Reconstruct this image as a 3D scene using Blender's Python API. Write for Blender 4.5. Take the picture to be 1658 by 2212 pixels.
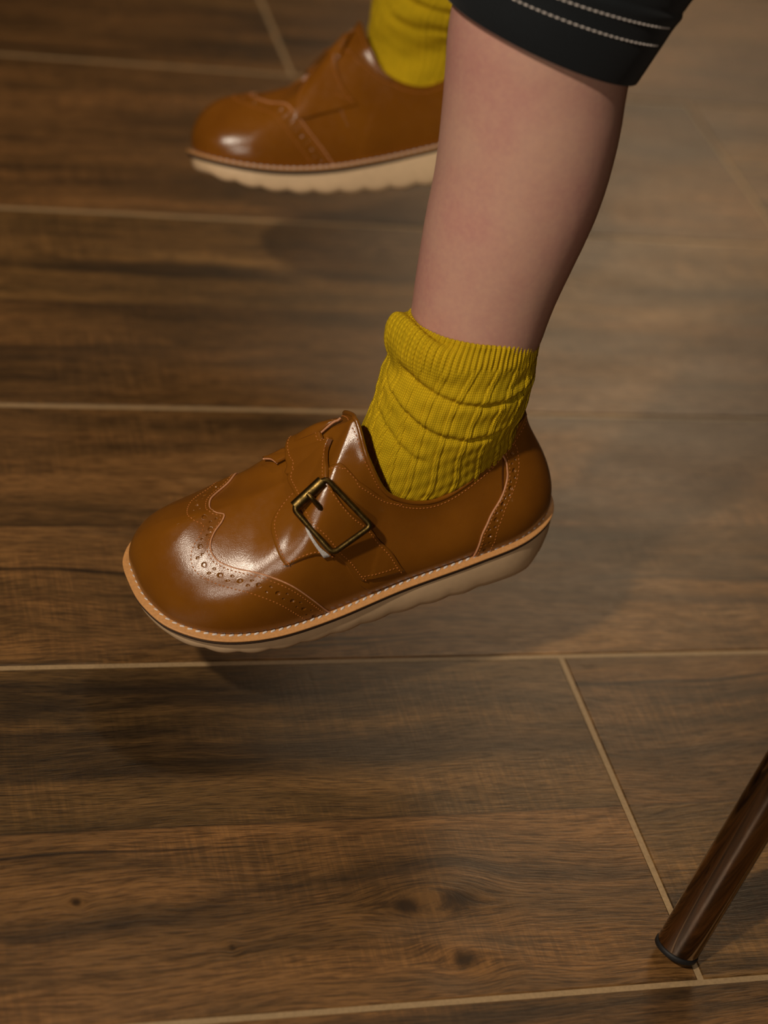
import bpy, math
import numpy as np
from mathutils import Matrix, Vector

for o in list(bpy.data.objects):
    bpy.data.objects.remove(o, do_unlink=True)
SC = bpy.context.scene
COL = SC.collection
K = 0.001                                   # everything below is written in millimetres

# ------------------------------------------------------------------ camera
CAM_R = np.array([[0.951, -0.002, -0.310], [-0.236, 0.640, -0.731], [0.200, 0.768, 0.608]])
_a, _b, _c = 0.91684832, -0.4009844, 0.25502736   # tilt, yaw, roll
def _rz(t): return np.array([[math.cos(t), -math.sin(t), 0], [math.sin(t), math.cos(t), 0], [0, 0, 1]])
def _rx(t): return np.array([[1, 0, 0], [0, math.cos(t), -math.sin(t)], [0, math.sin(t), math.cos(t)]])
def _ry(t): return np.array([[math.cos(t), 0, math.sin(t)], [0, 1, 0], [-math.sin(t), 0, math.cos(t)]])
CAM_R = _rz(_b) @ _rx(_a) @ _rz(_c)
CAM_C = np.array([-392.288, -661.194, 643.315])
cam = bpy.data.cameras.new('camera')
cam.sensor_fit = 'VERTICAL'
cam.sensor_height = 36.0
cam.lens = 4319.2 / 2212 * 36.0
cam.clip_start, cam.clip_end = 0.02, 50
cam.dof.use_dof = True
cam.dof.focus_distance = 0.838
cam.dof.aperture_fstop = 5.6
camo = bpy.data.objects.new('camera', cam)
COL.objects.link(camo)
_m = Matrix.Identity(4)
for i in range(3):
    for j in range(3):
        _m[i][j] = CAM_R[i, j]
    _m[i][3] = CAM_C[i] * K
camo.matrix_world = _m
SC.camera = camo

# ------------------------------------------------------------------ world, lamps, exposure
w = bpy.data.worlds.new('room_light')
SC.world = w
w.use_nodes = True
w.node_tree.nodes['Background'].inputs[0].default_value = (1.0, 0.80, 0.60, 1)
w.node_tree.nodes['Background'].inputs[1].default_value = 0.02
def lamp(name, kind, loc, target, energy, color, size):
    l = bpy.data.lights.new(name, kind)
    l.energy, l.color = energy, color
    if kind == 'AREA':
        l.shape = 'DISK'; l.size = size
    else:
        l.shadow_soft_size = size
    o = bpy.data.objects.new(name, l)
    COL.objects.link(o)
    o.location = Vector(loc)
    o.rotation_euler = (Vector(target) - Vector(loc)).to_track_quat('-Z', 'Y').to_euler()
    return l
k = lamp('key_spotlight', 'SPOT', (-1.45, -0.88, 1.82), (-0.06, 0.04, 0.06), 132, (1.0, 0.86, 0.69), 0.05)
k.spot_size, k.spot_blend = math.radians(50), 1.0
lamp('second_spotlight', 'AREA', (-1.30, -1.90, 1.26), (-0.10, 0.0, 0.1), 10, (1.0, 0.87, 0.72), 0.09)
lamp('overhead_lamp', 'AREA', (0.20, 0.54, 2.35), (-0.1, 0.05, 0.0), 5.5, (1.0, 0.76, 0.50), 0.16)
lamp('fill_panel', 'AREA', (0.5, 0.6, 2.6), (0.0, 0.1, 0.0), 2, (1.0, 0.78, 0.56), 2.4)  # added unseen panel overhead, soft ambient fill
lamp('far_glare_light', 'AREA', (1.35, 2.45, 1.75), (0.2, 0.3, 0.0), 15, (1.0, 0.70, 0.42), 0.8)  # unseen light low behind the scene, set for the glare on the floor
SC.view_settings.view_transform = 'Standard'
SC.view_settings.look = 'None'
SC.view_settings.exposure = -0.17
SC.view_settings.gamma = 1.0
SC.view_settings.use_curve_mapping = False

# ------------------------------------------------------------------ helpers
def tag(o, label=None, cat=None, group=None, kind=None):
    if label: o['label'] = label
    if cat: o['category'] = cat
    if group: o['group'] = group
    if kind: o['kind'] = kind
    return o
def obj(name, V, F, mat, parent=None, smooth=True, uv=None):
    """links one mesh object; V in millimetres in the parent's frame"""
    me = bpy.data.meshes.new(name)
    V = np.asarray(V, float) * K
    if isinstance(F, np.ndarray): F = F.tolist()
    me.from_pydata(V.tolist(), [], F)
    me.materials.append(mat)
    if smooth:
        me.polygons.foreach_set('use_smooth', [True] * len(me.polygons))
    if uv is not None:
        l = me.uv_layers.new(name='UVMap')
        idx = np.empty(len(me.loops), int); me.loops.foreach_get('vertex_index', idx)
        l.data.foreach_set('uv', np.asarray(uv)[idx].ravel())
    me.update()
    o = bpy.data.objects.new(name, me)
    COL.objects.link(o)
    if parent is not None: o.parent = parent
    return o
def empty(name, loc, rot=None):
    o = bpy.data.objects.new(name, None)
    COL.objects.link(o)
    m = Matrix.Identity(4)
    R = np.eye(3) if rot is None else rot
    for i in range(3):
        for j in range(3): m[i][j] = R[i, j]
        m[i][3] = loc[i] * K
    o.matrix_world = m
    o.empty_display_size = 0.02
    return o
def gridF(n, m, wrap=False, flip=False, off=0):
    i, j = np.meshgrid(np.arange(n if wrap else n - 1), np.arange(m - 1), indexing='ij')
    i2 = (i + 1) % n
    f = np.stack([i * m + j, i2 * m + j, i2 * m + j + 1, i * m + j + 1], -1).reshape(-1, 4) + off
    return f[:, ::-1] if flip else f
def unit(a): return a / np.maximum(np.linalg.norm(a, axis=-1, keepdims=True), 1e-9)
def cr(P, t, closed=False, par=None):
    """Catmull-Rom through P at knots par"""
    P = np.asarray(P, float)
    if P.ndim == 1: P = P[:, None]
    k = np.asarray(par, float); t = np.asarray(t, float)
    if closed:
        per = k[-1] - k[0]; t = (t - k[0]) % per + k[0]
        Pe = np.vstack([P[-2], P, P[1]]); ke = np.concatenate([[k[-2] - per], k, [k[1] + per]])
    else:
        Pe = np.vstack([2 * P[0] - P[1], P, 2 * P[-1] - P[-2]]); ke = np.concatenate([[2 * k[0] - k[1]], k, [2 * k[-1] - k[-2]]])
    m = np.zeros_like(Pe); m[1:-1] = (Pe[2:] - Pe[:-2]) / (ke[2:] - ke[:-2])[:, None]
    i = np.clip(np.searchsorted(ke, t, side='right') - 1, 1, len(ke) - 3)
    h = ke[i + 1] - ke[i]; s = ((t - ke[i]) / h)[..., None]; h = h[..., None]
    return (2*s**3-3*s**2+1)*Pe[i] + (s**3-2*s**2+s)*h*m[i] + (-2*s**3+3*s**2)*Pe[i+1] + (s**3-s**2)*h*m[i+1]
def spl(P, n, w=None):
    """smooth curve through P, n samples, chord-length knots"""
    P = np.asarray(P, float)
    d = np.linalg.norm(np.diff(P * (1 if w is None else np.asarray(w)), axis=0), axis=1)
    k = np.concatenate([[0], np.cumsum(np.maximum(d, 1e-6) ** 0.5)])
    return cr(P, np.linspace(0, k[-1], n), False, k)
def arclen(P): return np.concatenate([[0], np.cumsum(np.linalg.norm(np.diff(P, axis=0), axis=1))])
def resample(P, step, *others):
    s = arclen(P); n = max(2, int(round(s[-1] / step)) + 1)
    t = np.linspace(0, s[-1], n)
    f = lambda A: np.stack([np.interp(t, s, A[:, k]) for k in range(A.shape[1])], 1)
    return [f(P)] + [f(o) for o in others]
def tube(P, r, seg=8, closed=False, N0=None, caps=True):
    """tube of radius r (scalar, or per point) along P; returns V, F"""
    P = np.asarray(P, float); n = len(P); r = np.broadcast_to(np.asarray(r, float), (n,))
    T = unit(np.roll(P, -1, 0) - np.roll(P, 1, 0)) if closed else unit(np.gradient(P, axis=0))
    u = np.cross(T[0], [0.3, 0.5, 0.81]) if N0 is None else np.asarray(N0, float)
    U = np.zeros_like(P)
    for i in range(n):
        u = u - T[i] * (u @ T[i]); u = u / np.linalg.norm(u); U[i] = u
    B = np.cross(T, U); th = np.linspace(0, 2 * np.pi, seg, endpoint=False)
    V = P[:, None] + r[:, None, None] * (np.cos(th)[None, :, None] * U[:, None] + np.sin(th)[None, :, None] * B[:, None])
    V = V.reshape(-1, 3); F = []
    for i in range(n if closed else n - 1):
        a, b = i * seg, ((i + 1) % n) * seg
        for j in range(seg):
            k = (j + 1) % seg; F.append([a + j, b + j, b + k, a + k][::-1])
    if not closed and caps:
        F.append(list(range(seg))); F.append(list(range((n - 1) * seg, n * seg))[::-1])
    return V, F
class Acc:
    """collects several pieces into one mesh"""
    def __init__(s): s.V = []; s.F = []; s.n = 0
    def add(s, V, F):
        s.F += [[i + s.n for i in f] for f in (F.tolist() if isinstance(F, np.ndarray) else F)]
        s.V.append(np.asarray(V, float)); s.n += len(V)
    def get(s): return np.vstack(s.V), s.F
def stitches(acc, P, N, pitch, length, width, lift=0.1, slant=0.0):
    """short thread capsules lying along P on a surface with normals N"""
    Q, M = resample(P, pitch, N)
    T = unit(np.gradient(Q, axis=0)); M = unit(M)
    for q, t, m in zip(Q, T, M):
        b = np.cross(m, t); t = unit(t + b * slant); b = np.cross(m, t)
        V = [q - t * length / 2 - m * 0.15]; ww, hh = width / 2, width * 0.45
        for s in (-0.28, 0.28):
            for k in range(6):
                a = k * math.pi / 3
                V.append(q + t * length * s + b * ww * math.cos(a) + m * (hh * math.sin(a) + lift))
        V.append(q + t * length / 2 - m * 0.15)
        F = [[0, 1 + (k + 1) % 6, 1 + k] for k in range(6)] + [[1 + k, 1 + (k + 1) % 6, 7 + (k + 1) % 6, 7 + k] for k in range(6)] + [[13, 7 + k, 7 + (k + 1) % 6] for k in range(6)]
        acc.add(V, F)

# ------------------------------------------------------------------ materials
class Mat:
    def __init__(s, name):
        s.m = bpy.data.materials.new(name); s.m.use_nodes = True
        s.t = s.m.node_tree; s.b = s.t.nodes['Principled BSDF']
    def n(s, typ, **kw):
        x = s.t.nodes.new(typ)
        for k, v in kw.items():
            if k == 'inp':
                for kk, vv in v.items():
                    if hasattr(vv, 'is_linked') or isinstance(vv, bpy.types.NodeSocket): s.t.links.new(vv, x.inputs[kk])
                    else: x.inputs[kk].default_value = vv
            else: setattr(x, k, v)
        return x
    def math(s, op, a, b=0.0, c=0.0, clamp=False):
        return s.n('ShaderNodeMath', operation=op, use_clamp=clamp, inp={0: a, 1: b, 2: c}).outputs[0]
    def vmath(s, op, a, b=(0, 0, 0)):
        x = s.n('ShaderNodeVectorMath', operation=op, inp={0: a, 1: b})
        return x.outputs['Value'] if op in ('LENGTH', 'DOT_PRODUCT', 'DISTANCE') else x.outputs[0]
    def noise(s, vec, scale=1.0, detail=3.0, rough=0.55, dist=0.0):
        return s.n('ShaderNodeTexNoise', inp={'Vector': vec, 'Scale': scale, 'Detail': detail, 'Roughness': rough, 'Distortion': dist}).outputs[0]
    def rng(s, v, a, b, c, d, smooth=False):
        return s.n('ShaderNodeMapRange', interpolation_type='SMOOTHSTEP' if smooth else 'LINEAR', inp={0: v, 1: a, 2: b, 3: c, 4: d}).outputs[0]
    def mix(s, f, a, b, mode='MIX'):
        x = s.n('ShaderNodeMix', data_type='RGBA', blend_type=mode)
        for i, v in ((0, f), (6, a), (7, b)):
            if isinstance(v, bpy.types.NodeSocket): s.t.links.new(v, x.inputs[i])
            else: x.inputs[i].default_value = v if i == 0 else (*v[:3], 1)
        return x.outputs[2]
    def set(s, **kw):
        for k, v in kw.items():
            i = s.b.inputs[k.replace('_', ' ')]
            if isinstance(v, bpy.types.NodeSocket): s.t.links.new(v, i)
            elif isinstance(v, tuple) and len(v) == 3 and i.type == 'RGBA': i.default_value = (*v, 1)
            else: i.default_value = v
        return s
    def bump(s, h, strength, dist):
        s.t.links.new(s.n('ShaderNodeBump', inp={'Height': h, 'Strength': strength, 'Distance': dist}).outputs[0], s.b.inputs['Normal'])
    def objco(s): return s.n('ShaderNodeTexCoord').outputs['Object']
def srgb(r, g, b):
    f = lambda c: (c / 255 / 12.92) if c / 255 <= 0.04045 else ((c / 255 + 0.055) / 1.055) ** 2.4
    return (f(r), f(g), f(b))
def scaled(M, v, sc): return M.vmath('MULTIPLY', v, sc)

def wood(name, seed, knots=(), band=None, tint=1.0, smoky=None):
    """printed wood-look tile: two 98 mm strips, streaks, saw marks, fine grain; object coordinates start at the tile's corner"""
    M = Mat(name)
    co = M.objco()
    rnd = M.n('ShaderNodeObjectInfo').outputs['Random']
    sep = M.n('ShaderNodeSeparateXYZ', inp={0: co})
    x, y = sep.outputs[0], sep.outputs[1]
    strip = M.math('GREATER_THAN', y, 0.0985)
    key = M.math('MULTIPLY_ADD', strip, 3.37, M.math('MULTIPLY_ADD', rnd, 41.0, seed))
    off = M.n('ShaderNodeCombineXYZ', inp={0: key, 1: M.math('MULTIPLY', key, 0.37), 2: key}).outputs[0]
    P = M.vmath('ADD', co, off)
    # gentle waviness of the grain, stronger round the knots
    wav = M.math('MULTIPLY', M.math('SUBTRACT', M.noise(scaled(M, P, (5, 9, 1)), 1.0, 2), 0.5), 0.03)
    kmask = None
    for (kx, ky, rx, ry) in knots:
        d = M.vmath('LENGTH', M.vmath('MULTIPLY', M.vmath('SUBTRACT', co, (kx, ky, 0)), (1 / rx, 1 / ry, 0)))
        g = M.rng(d, 0.0, 3.6, 1.0, 0.0, True)
        sgn = M.math('SUBTRACT', y, ky)
        wav = M.math('MULTIPLY_ADD', M.math('MULTIPLY', g, sgn), -0.8, wav)
        k1 = M.rng(M.math('ADD', d, M.math('MULTIPLY', M.noise(co, 160, 3), 0.9)), 0.6, 1.7, 1.0, 0.0, True)
        kmask = k1 if kmask is None else M.math('MAXIMUM', kmask, k1)
    Pw = M.vmath('ADD', P, M.n('ShaderNodeCombineXYZ', inp={0: 0.0, 1: wav, 2: 0.0}).outputs[0])
    big = M.noise(scaled(M, Pw, (3.2, 17, 1)), 1.0, 4, 0.6)
    mid = M.noise(scaled(M, Pw, (11, 95, 1)), 1.0, 4, 0.6)
    v = M.math('ADD', M.math('MULTIPLY', big, 0.62), M.math('MULTIPLY', mid, 0.38))
    tone = M.n('ShaderNodeTexWhiteNoise', noise_dimensions='1D', inp={'W': key}).outputs[0]
    v = M.math('ADD', v, M.math('MULTIPLY', M.math('SUBTRACT', tone, 0.5), 0.10))
    r = M.n('ShaderNodeValToRGB', inp={0: v})
    e = r.color_ramp.elements
    e[0].position, e[0].color = 0.30, (*[tint * c for c in srgb(50, 37, 20)], 1)
    e[1].position, e[1].color = 0.72, (*[tint * c for c in srgb(152, 116, 74)], 1)
    q = e.new(0.46); q.color = (*[tint * c for c in srgb(101, 74, 43)], 1)
    q = e.new(0.58); q.color = (*[tint * c for c in srgb(127, 92, 54)], 1)
    c = r.outputs[0]
    sm_ = strip if smoky else M.rng(tone, 0.35, 0.8, 0, 1)
    c = M.mix(sm_, M.mix(1.0, c, (1.0, .96, .91), 'MULTIPLY'), M.mix(1.0, c, (.86, .89, .84), 'MULTIPLY'))
    # olive-black smoky streaks
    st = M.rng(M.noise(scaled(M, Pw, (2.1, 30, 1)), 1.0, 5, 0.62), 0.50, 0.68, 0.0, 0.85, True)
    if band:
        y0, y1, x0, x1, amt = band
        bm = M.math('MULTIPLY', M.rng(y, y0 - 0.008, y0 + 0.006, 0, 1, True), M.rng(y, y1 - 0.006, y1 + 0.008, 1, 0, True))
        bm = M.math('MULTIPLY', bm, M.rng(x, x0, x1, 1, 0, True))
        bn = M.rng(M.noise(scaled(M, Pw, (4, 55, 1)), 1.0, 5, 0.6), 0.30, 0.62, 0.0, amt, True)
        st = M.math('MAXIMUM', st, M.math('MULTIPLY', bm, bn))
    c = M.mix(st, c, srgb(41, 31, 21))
    # hairline dark cracks
    cr_ = M.rng(M.noise(scaled(M, Pw, (1.6, 150, 1)), 1.0, 2, 0.5), 0.66, 0.72, 0.0, 0.8, True)
    c = M.mix(cr_, c, srgb(30, 20, 12))
    # saw marks across the grain
    saw = M.noise(scaled(M, P, (520, 26, 1)), 1.0, 2)
    sm = M.rng(M.noise(scaled(M, P, (7, 26, 1)), 1.0, 2), 0.44, 0.62, 0.0, 0.38, True)
    c = M.mix(sm, c, M.mix(M.rng(saw, 0.45, 0.62, 0, 1), (0.55, 0.55, 0.55), (1.32, 1.27, 1.2)), 'MULTIPLY')
    # fine pores
    gr = M.noise(scaled(M, Pw, (75, 1150, 1)), 1.0, 4, 0.7)
    c = M.mix(1.0, c, M.mix(M.rng(gr, 0.38, 0.58, 0, 1), (0.44, 0.41, 0.37), (1.30, 1.28, 1.24)), 'MULTIPLY')
    # joint between the two printed strips
    jl = M.rng(M.math('ABSOLUTE', M.math('SUBTRACT', y, 0.0985)), 0.0, 0.0012, 0.6, 0.0)
    c = M.mix(jl, c, srgb(38, 25, 14))
    if kmask is not None:
        c = M.mix(M.math('MULTIPLY', kmask, 0.88), c, srgb(35, 22, 12))
    M.set(Base_Color=c, Roughness=M.rng(gr, 0.3, 0.7, 0.38, 0.27))
    M.set(Specular_IOR_Level=0.42)
    M.bump(M.math('ADD', gr, M.math('MULTIPLY', saw, 0.25)), 0.35, 0.0004)
    return M.m
def leather(name, c0, c1, rough=0.22, grain=2600, bump=0.10):
    M = Mat(name); co = M.objco()
    n1 = M.noise(co, 34, 4); n2 = M.noise(co, grain, 2, 0.5)
    c = M.mix(M.rng(n1, 0.36, 0.66, 0, 1), c0, c1)
    M.set(Base_Color=c, Roughness=M.rng(M.noise(co, 260, 3), 0.3, 0.7, rough - 0.04, rough + 0.06), Specular_IOR_Level=0.58)
    M.bump(n2, bump, 0.0006)
    return M.m
def plain(name, c, rough=0.6, noise_s=400, amt=0.12, bump=0.0, metal=0.0, spec=0.5):
    M = Mat(name); co = M.objco(); n = M.noise(co, noise_s, 3)
    cc = M.mix(M.rng(n, 0.3, 0.7, 0, 1), tuple(x * (1 - amt) for x in c), tuple(min(1, x * (1 + amt)) for x in c))
    M.set(Base_Color=cc, Roughness=rough, Metallic=metal, Specular_IOR_Level=spec)
    if bump: M.bump(n, bump, 0.0005)
    return M.m
LEATHER = leather('tan_leather', srgb(121, 71, 14), srgb(133, 80, 17))
EDGE = plain('raw_leather_edge', srgb(196, 138, 98), 0.65, 900, 0.15)
THREAD = plain('tan_thread', srgb(178, 106, 42), 0.45, 1200, 0.2)
LINING = plain('pinkish_lining', srgb(190, 132, 96), 0.75, 700, 0.1)
WELT = plain('welt_leather', srgb(206, 148, 88), 0.55, 900, 0.12, 0.15)
WTHREAD = plain('white_thread', srgb(220, 210, 202), 0.6, 1500, 0.15)
FELT = plain('dark_midsole', srgb(74, 54, 38), 0.85, 2200, 0.35, 0.4)
CREAM = plain('cream_crepe_sole', srgb(222, 190, 150), 0.6, 300, 0.04)
HOOK = plain('pale_hook_tape', srgb(205, 200, 196), 0.8, 2600, 0.3, 0.6)
_M = Mat('antique_brass'); _co = _M.objco(); _n = _M.noise(_co, 420, 4)
_M.set(Base_Color=_M.mix(_M.rng(_n, 0.35, 0.68, 0, 1), srgb(72, 58, 30), srgb(126, 102, 56)), Metallic=1.0, Roughness=_M.rng(_n, 0.3, 0.7, 0.5, 0.33))
_M.bump(_M.noise(_co, 1500, 3), 0.12, 0.0005)
BRASS = _M.m
_M = Mat('child_skin'); _co = _M.objco()
_c = _M.mix(_M.rng(_M.noise(_co, 26, 3), 0.35, 0.68, 0, 1), srgb(200, 156, 138), srgb(192, 138, 128))
_c = _M.mix(_M.rng(_M.noise(_co, 420, 3), 0.35, 0.7, 0, 0.25), _c, srgb(222, 176, 146))
_M.set(Base_Color=_c, Roughness=0.48, Subsurface_Weight=0.12, Subsurface_Radius=(0.6, 0.25, 0.15), Subsurface_Scale=0.004, Specular_IOR_Level=0.35)
_M.bump(_M.noise(_co, 1100, 3), 0.12, 0.0004)
SKIN = _M.m
# knitted mustard: UV.x = turn round the leg (0..1), UV.y = millimetres down the sock
_M = Mat('mustard_knit')
_uv = _M.n('ShaderNodeSeparateXYZ', inp={0: _M.n('ShaderNodeTexCoord').outputs['UV']})
_cu = _M.math('MULTIPLY', _uv.outputs[0], 214.0)
_fr = _M.math('ABSOLUTE', _M.math('SUBTRACT', _M.math('FRACT', _cu), 0.5))
_ph = _M.math('ADD', _M.math('MULTIPLY', _uv.outputs[1], 1 / 0.85), _M.math('MULTIPLY', _fr, 1.1))
_row = _M.math('ABSOLUTE', _M.math('SINE', _M.math('MULTIPLY', _ph, math.pi)))
_col = _M.rng(_fr, 0.5, 0.28, 0.0, 1.0, True)
_h = _M.math('MULTIPLY', _M.math('MULTIPLY_ADD', _row, 0.6, 0.4), _M.math('MULTIPLY_ADD', _col, 0.8, 0.2))
_nz = _M.noise(_M.objco(), 1500, 3)
_h2 = _M.math('ADD', _h, _M.math('MULTIPLY', _nz, 0.35))
_c = _M.mix(_M.rng(_h2, 0.25, 1.05, 0, 1), srgb(164, 132, 12), srgb(224, 187, 26))
_c = _M.mix(_M.rng(_M.noise(_M.objco(), 60, 3), 0.4, 0.7, 0, 0.35), _c, srgb(160, 140, 14))
_M.set(Base_Color=_c, Roughness=0.9, Specular_IOR_Level=0.15)
_M.bump(_h2, 0.55, 0.0006)
KNIT = _M.m
_M = Mat('black_denim'); _co = _M.objco()
_n = _M.noise(_co, 1800, 3)
_M.set(Base_Color=_M.mix(_n, srgb(9, 12, 15), srgb(24, 29, 33)), Roughness=0.85, Specular_IOR_Level=0.25, Sheen_Weight=0.08)
_M.bump(_n, 0.4, 0.0005)
DENIM = _M.m
GROUT = plain('beige_grout', srgb(160, 134, 98), 0.42, 700, 0.14, 0.12)
_M = Mat('chrome_tube'); _co = _M.objco()
_M.set(Base_Color=srgb(150, 132, 116), Metallic=1.0, Roughness=_M.rng(_M.noise(_co, 500, 3), 0.35, 0.7, 0.05, 0.11))
CHROME = _M.m
RUBBER = plain('black_rubber', srgb(22, 21, 22), 0.6, 900, 0.2)
W_GEN = wood('wood_tile', 2.3)
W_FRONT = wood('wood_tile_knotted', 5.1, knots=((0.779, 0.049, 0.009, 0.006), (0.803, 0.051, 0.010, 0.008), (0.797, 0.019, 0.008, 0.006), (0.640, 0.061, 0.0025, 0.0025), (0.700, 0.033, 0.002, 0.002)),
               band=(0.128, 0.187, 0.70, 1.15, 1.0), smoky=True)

# ------------------------------------------------------------------ floor: grout bed and single tiles
FS = 1 / 1.04                               # floor frame: its origin and scale as measured against the camera
FO = CAM_C * (1 - FS)
F0 = empty('floor', FO); F0.scale = (FS, FS, FS); tag(F0, kind='structure')
TL, TW, GAP = 897.2, 197.2, 2.8
def slab(x0, y0, x1, y1, zb, zt, bev):
    V = []
    for z, i in ((zb, 0), (zt - bev, 0), (zt - bev * 0.3, bev * 0.3), (zt, bev)):
        V += [(x0 + i, y0 + i, z), (x1 - i, y0 + i, z), (x1 - i, y1 - i, z), (x0 + i, y1 - i, z)]
    F = [[3, 2, 1, 0], [12, 13, 14, 15]]
    for k in range(3):
        for j in range(4): F.append([4*k+j, 4*k+(j+1) % 4, 4*k+4+(j+1) % 4, 4*k+4+j])
    return V, F
V, F = slab(-1700, -1000, 2300, 2200, -30, -0.45, 1)
obj('grout_bed', V, F, GROUT, F0, smooth=False)
V, F = slab(0, 0, TL, TW, -9, 0, 0.7)
tile_g = tile_f = None
JOINT = {-1: 0, 0: 500, 1: -480, 2: 300, 3: -12, 4: 620, 5: 300, 6: 0, 7: 600, 8: 300, 9: 0, 10: 600, -2: 360, -3: 60, -4: 640, -5: 320}
for row in range(-4, 11):
    j = JOINT[row]
    for k in range(-2, 3):
        x0 = j + k * 900.0
        if x0 + 900 < -1500 or x0 > 2000: continue
        front = row == -1 and k == -1
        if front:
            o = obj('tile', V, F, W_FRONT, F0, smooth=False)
        elif tile_g is None:
            o = tile_g = obj('tile', V, F, W_GEN, F0, smooth=False)
        else:
            o = tile_g.copy(); COL.objects.link(o); o.parent = F0
        o.location = ((x0 + GAP / 2) * K, (row * 200.0 + GAP / 2) * K, 0)

# ------------------------------------------------------------------ the shoe's surface
OUT = np.array([(-1.4,0),(2.8,18.2),(18.7,29.3),(44.8,33.5),(79.8,36.4),(111.8,41),(140,42.6),(163.3,38.4),(180,27),(187.5,12.6),(189.5,-1),(188.4,-15.2),(179.1,-27.7),(160.8,-33.5),(140.2,-33),(113,-30.5),(80,-25.5),(45,-23.5),(19.4,-20.5),(5.3,-13),(-1.4,0)], float)
_d = arclen(OUT); _fine = cr(OUT, np.linspace(0, _d[-1], 2001), True, _d); _s = arclen(_fine); _s /= _s[-1]
_ut = np.interp(_d[10], np.linspace(0, _d[-1], 2001), _s)
_s = np.where(_s < _ut, _s / _ut * .5, .5 + (_s - _ut) / (1 - _ut) * .5)
def outline(u, inset=0.0):
    u = np.asarray(u, float) % 1
    g = lambda q: np.stack([np.interp(q % 1, _s, _fine[:, 0]), np.interp(q % 1, _s, _fine[:, 1])], -1)
    p = g(u); t = unit(g(u + .004) - g(u - .004)); n = np.stack([-t[..., 1], t[..., 0]], -1)
    return p - n * np.broadcast_to(np.asarray(inset, float), u.shape)[..., None], n
_XK = [-5, 20, 60, 95, 120, 145, 172, 200]
def zwelt(x): return cr([22, 21, 18.5, 16, 14.5, 14.5, 17, 21], np.clip(x, -5, 200), False, _XK)[..., 0]
def zbot(x): return cr([4.5, -1.5, -1.5, -.8, 0, 1.5, 5.5, 11], np.clip(x, -5, 200), False, [-5, 14, 60, 95, 120, 145, 172, 200])[..., 0]
KT = [0, .055, .115, .185, .245, .285, .312, .35, .39, .43, .47, .5]
T0 = np.array([(14.3,0,71),(19.5,6.5,67),(36,15.7,57.5),(60.5,20.6,49.3),(82,20.4,59),(90,14.3,77),(91,0,87),(100,0,76.5),(118.5,0,61),(139.5,0,53.8),(157,0,50.8),(164.8,0,48.8)], float)
def Tskel(u):
    u = np.asarray(u, float) % 1
    a = np.where(u > .5, 1 - u, u); sg = np.where(u > .5, -1, 1.)
    p = cr(np.vstack([T0[1] * [1, -1, 1], T0, T0[-2]]), a, False, [-KT[1]] + KT + [.53]).copy()
    p[..., 1] = np.where(a >= KT[6], 0, np.maximum(p[..., 1], 0)) * sg
    return p
def surf(u, v):
    u = np.asarray(u, float); v = np.asarray(v, float); u, v = np.broadcast_arrays(u, v)
    b, n = outline(u, 4.0)
    B = np.concatenate([b, (zwelt(b[..., 0]) + .2)[..., None]], -1)
    P3 = Tskel(u); a = np.where(u % 1 > .5, 1 - u % 1, u % 1)
    w = np.clip((a - .255) / .06, 0, 1); w = w * w * (3 - 2 * w)
    H = P3[..., 2] - B[..., 2]; D = P3 - B; D2 = np.linalg.norm(D[..., :2], axis=-1)
    n3 = np.concatenate([n, np.zeros_like(n[..., :1])], -1)
    bl = np.where(a < .25, 5.0, 4.5) * np.clip(H / 40, .5, 1)
    up = np.zeros_like(B); up[..., 2] = 1
    P1 = B + up * (H * (.42 * (1 - w) + .52 * w))[..., None] + n3 * bl[..., None]
    hd = -D.copy(); hd[..., 2] = 0; hd = hd / np.maximum(np.linalg.norm(hd, axis=-1, keepdims=True), 1e-6)
    sl = np.interp(a, [0, .312, .35, .39, .43, .47, .5], [-1.12, -1.12, -1.0, -.60, -.27, -.20, -.25])
    hd[..., 2] = sl * hd[..., 0]
    P2f = P3 + hd * (D2 * .44)[..., None]; P2w = P3 - up * (H * .33)[..., None] + n3 * 1.5
    P2 = P2w * (1 - w[..., None]) + P2f * w[..., None]
    v = v[..., None]
    return (1 - v)**3 * B + 3 * (1 - v)**2 * v * P1 + 3 * (1 - v) * v * v * P2 + v**3 * P3
def surfN(u, v):
    e = .002
    dv = surf(u, np.clip(v + .01, 0, 1)) - surf(u, np.clip(v - .01, 0, 1))
    side = np.where(np.asarray(u) % 1 > .5, -1, 1)
    uu = np.asarray(u) % 1
    lo = np.where(uu > .5, np.maximum(uu - e, .5), uu - e); hi = np.where(uu <= .5, np.minimum(uu + e, .5), uu + e)
    du = surf(hi, v) - surf(lo, v)
    return unit(np.cross(dv, du))
def AQ(A):
    """(a, q) -> (u, v): a runs heel 0 to toe .5; q is +1 at the outer feather edge, 0 on the ridge or collar, -1 at the inner feather edge"""
    A = np.asarray(A, float); a, q = A[..., 0], np.clip(A[..., 1], -1, 1)
    return np.where(q >= 0, a, 1 - a), 1 - np.abs(q)
def on(A, h=0.0):
    u, v = AQ(A); N = surfN(u, v); return surf(u, v) + N * np.broadcast_to(np.asarray(h, float), u.shape)[..., None], N
EDGE_T = np.array([0, .012, .04])
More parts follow.
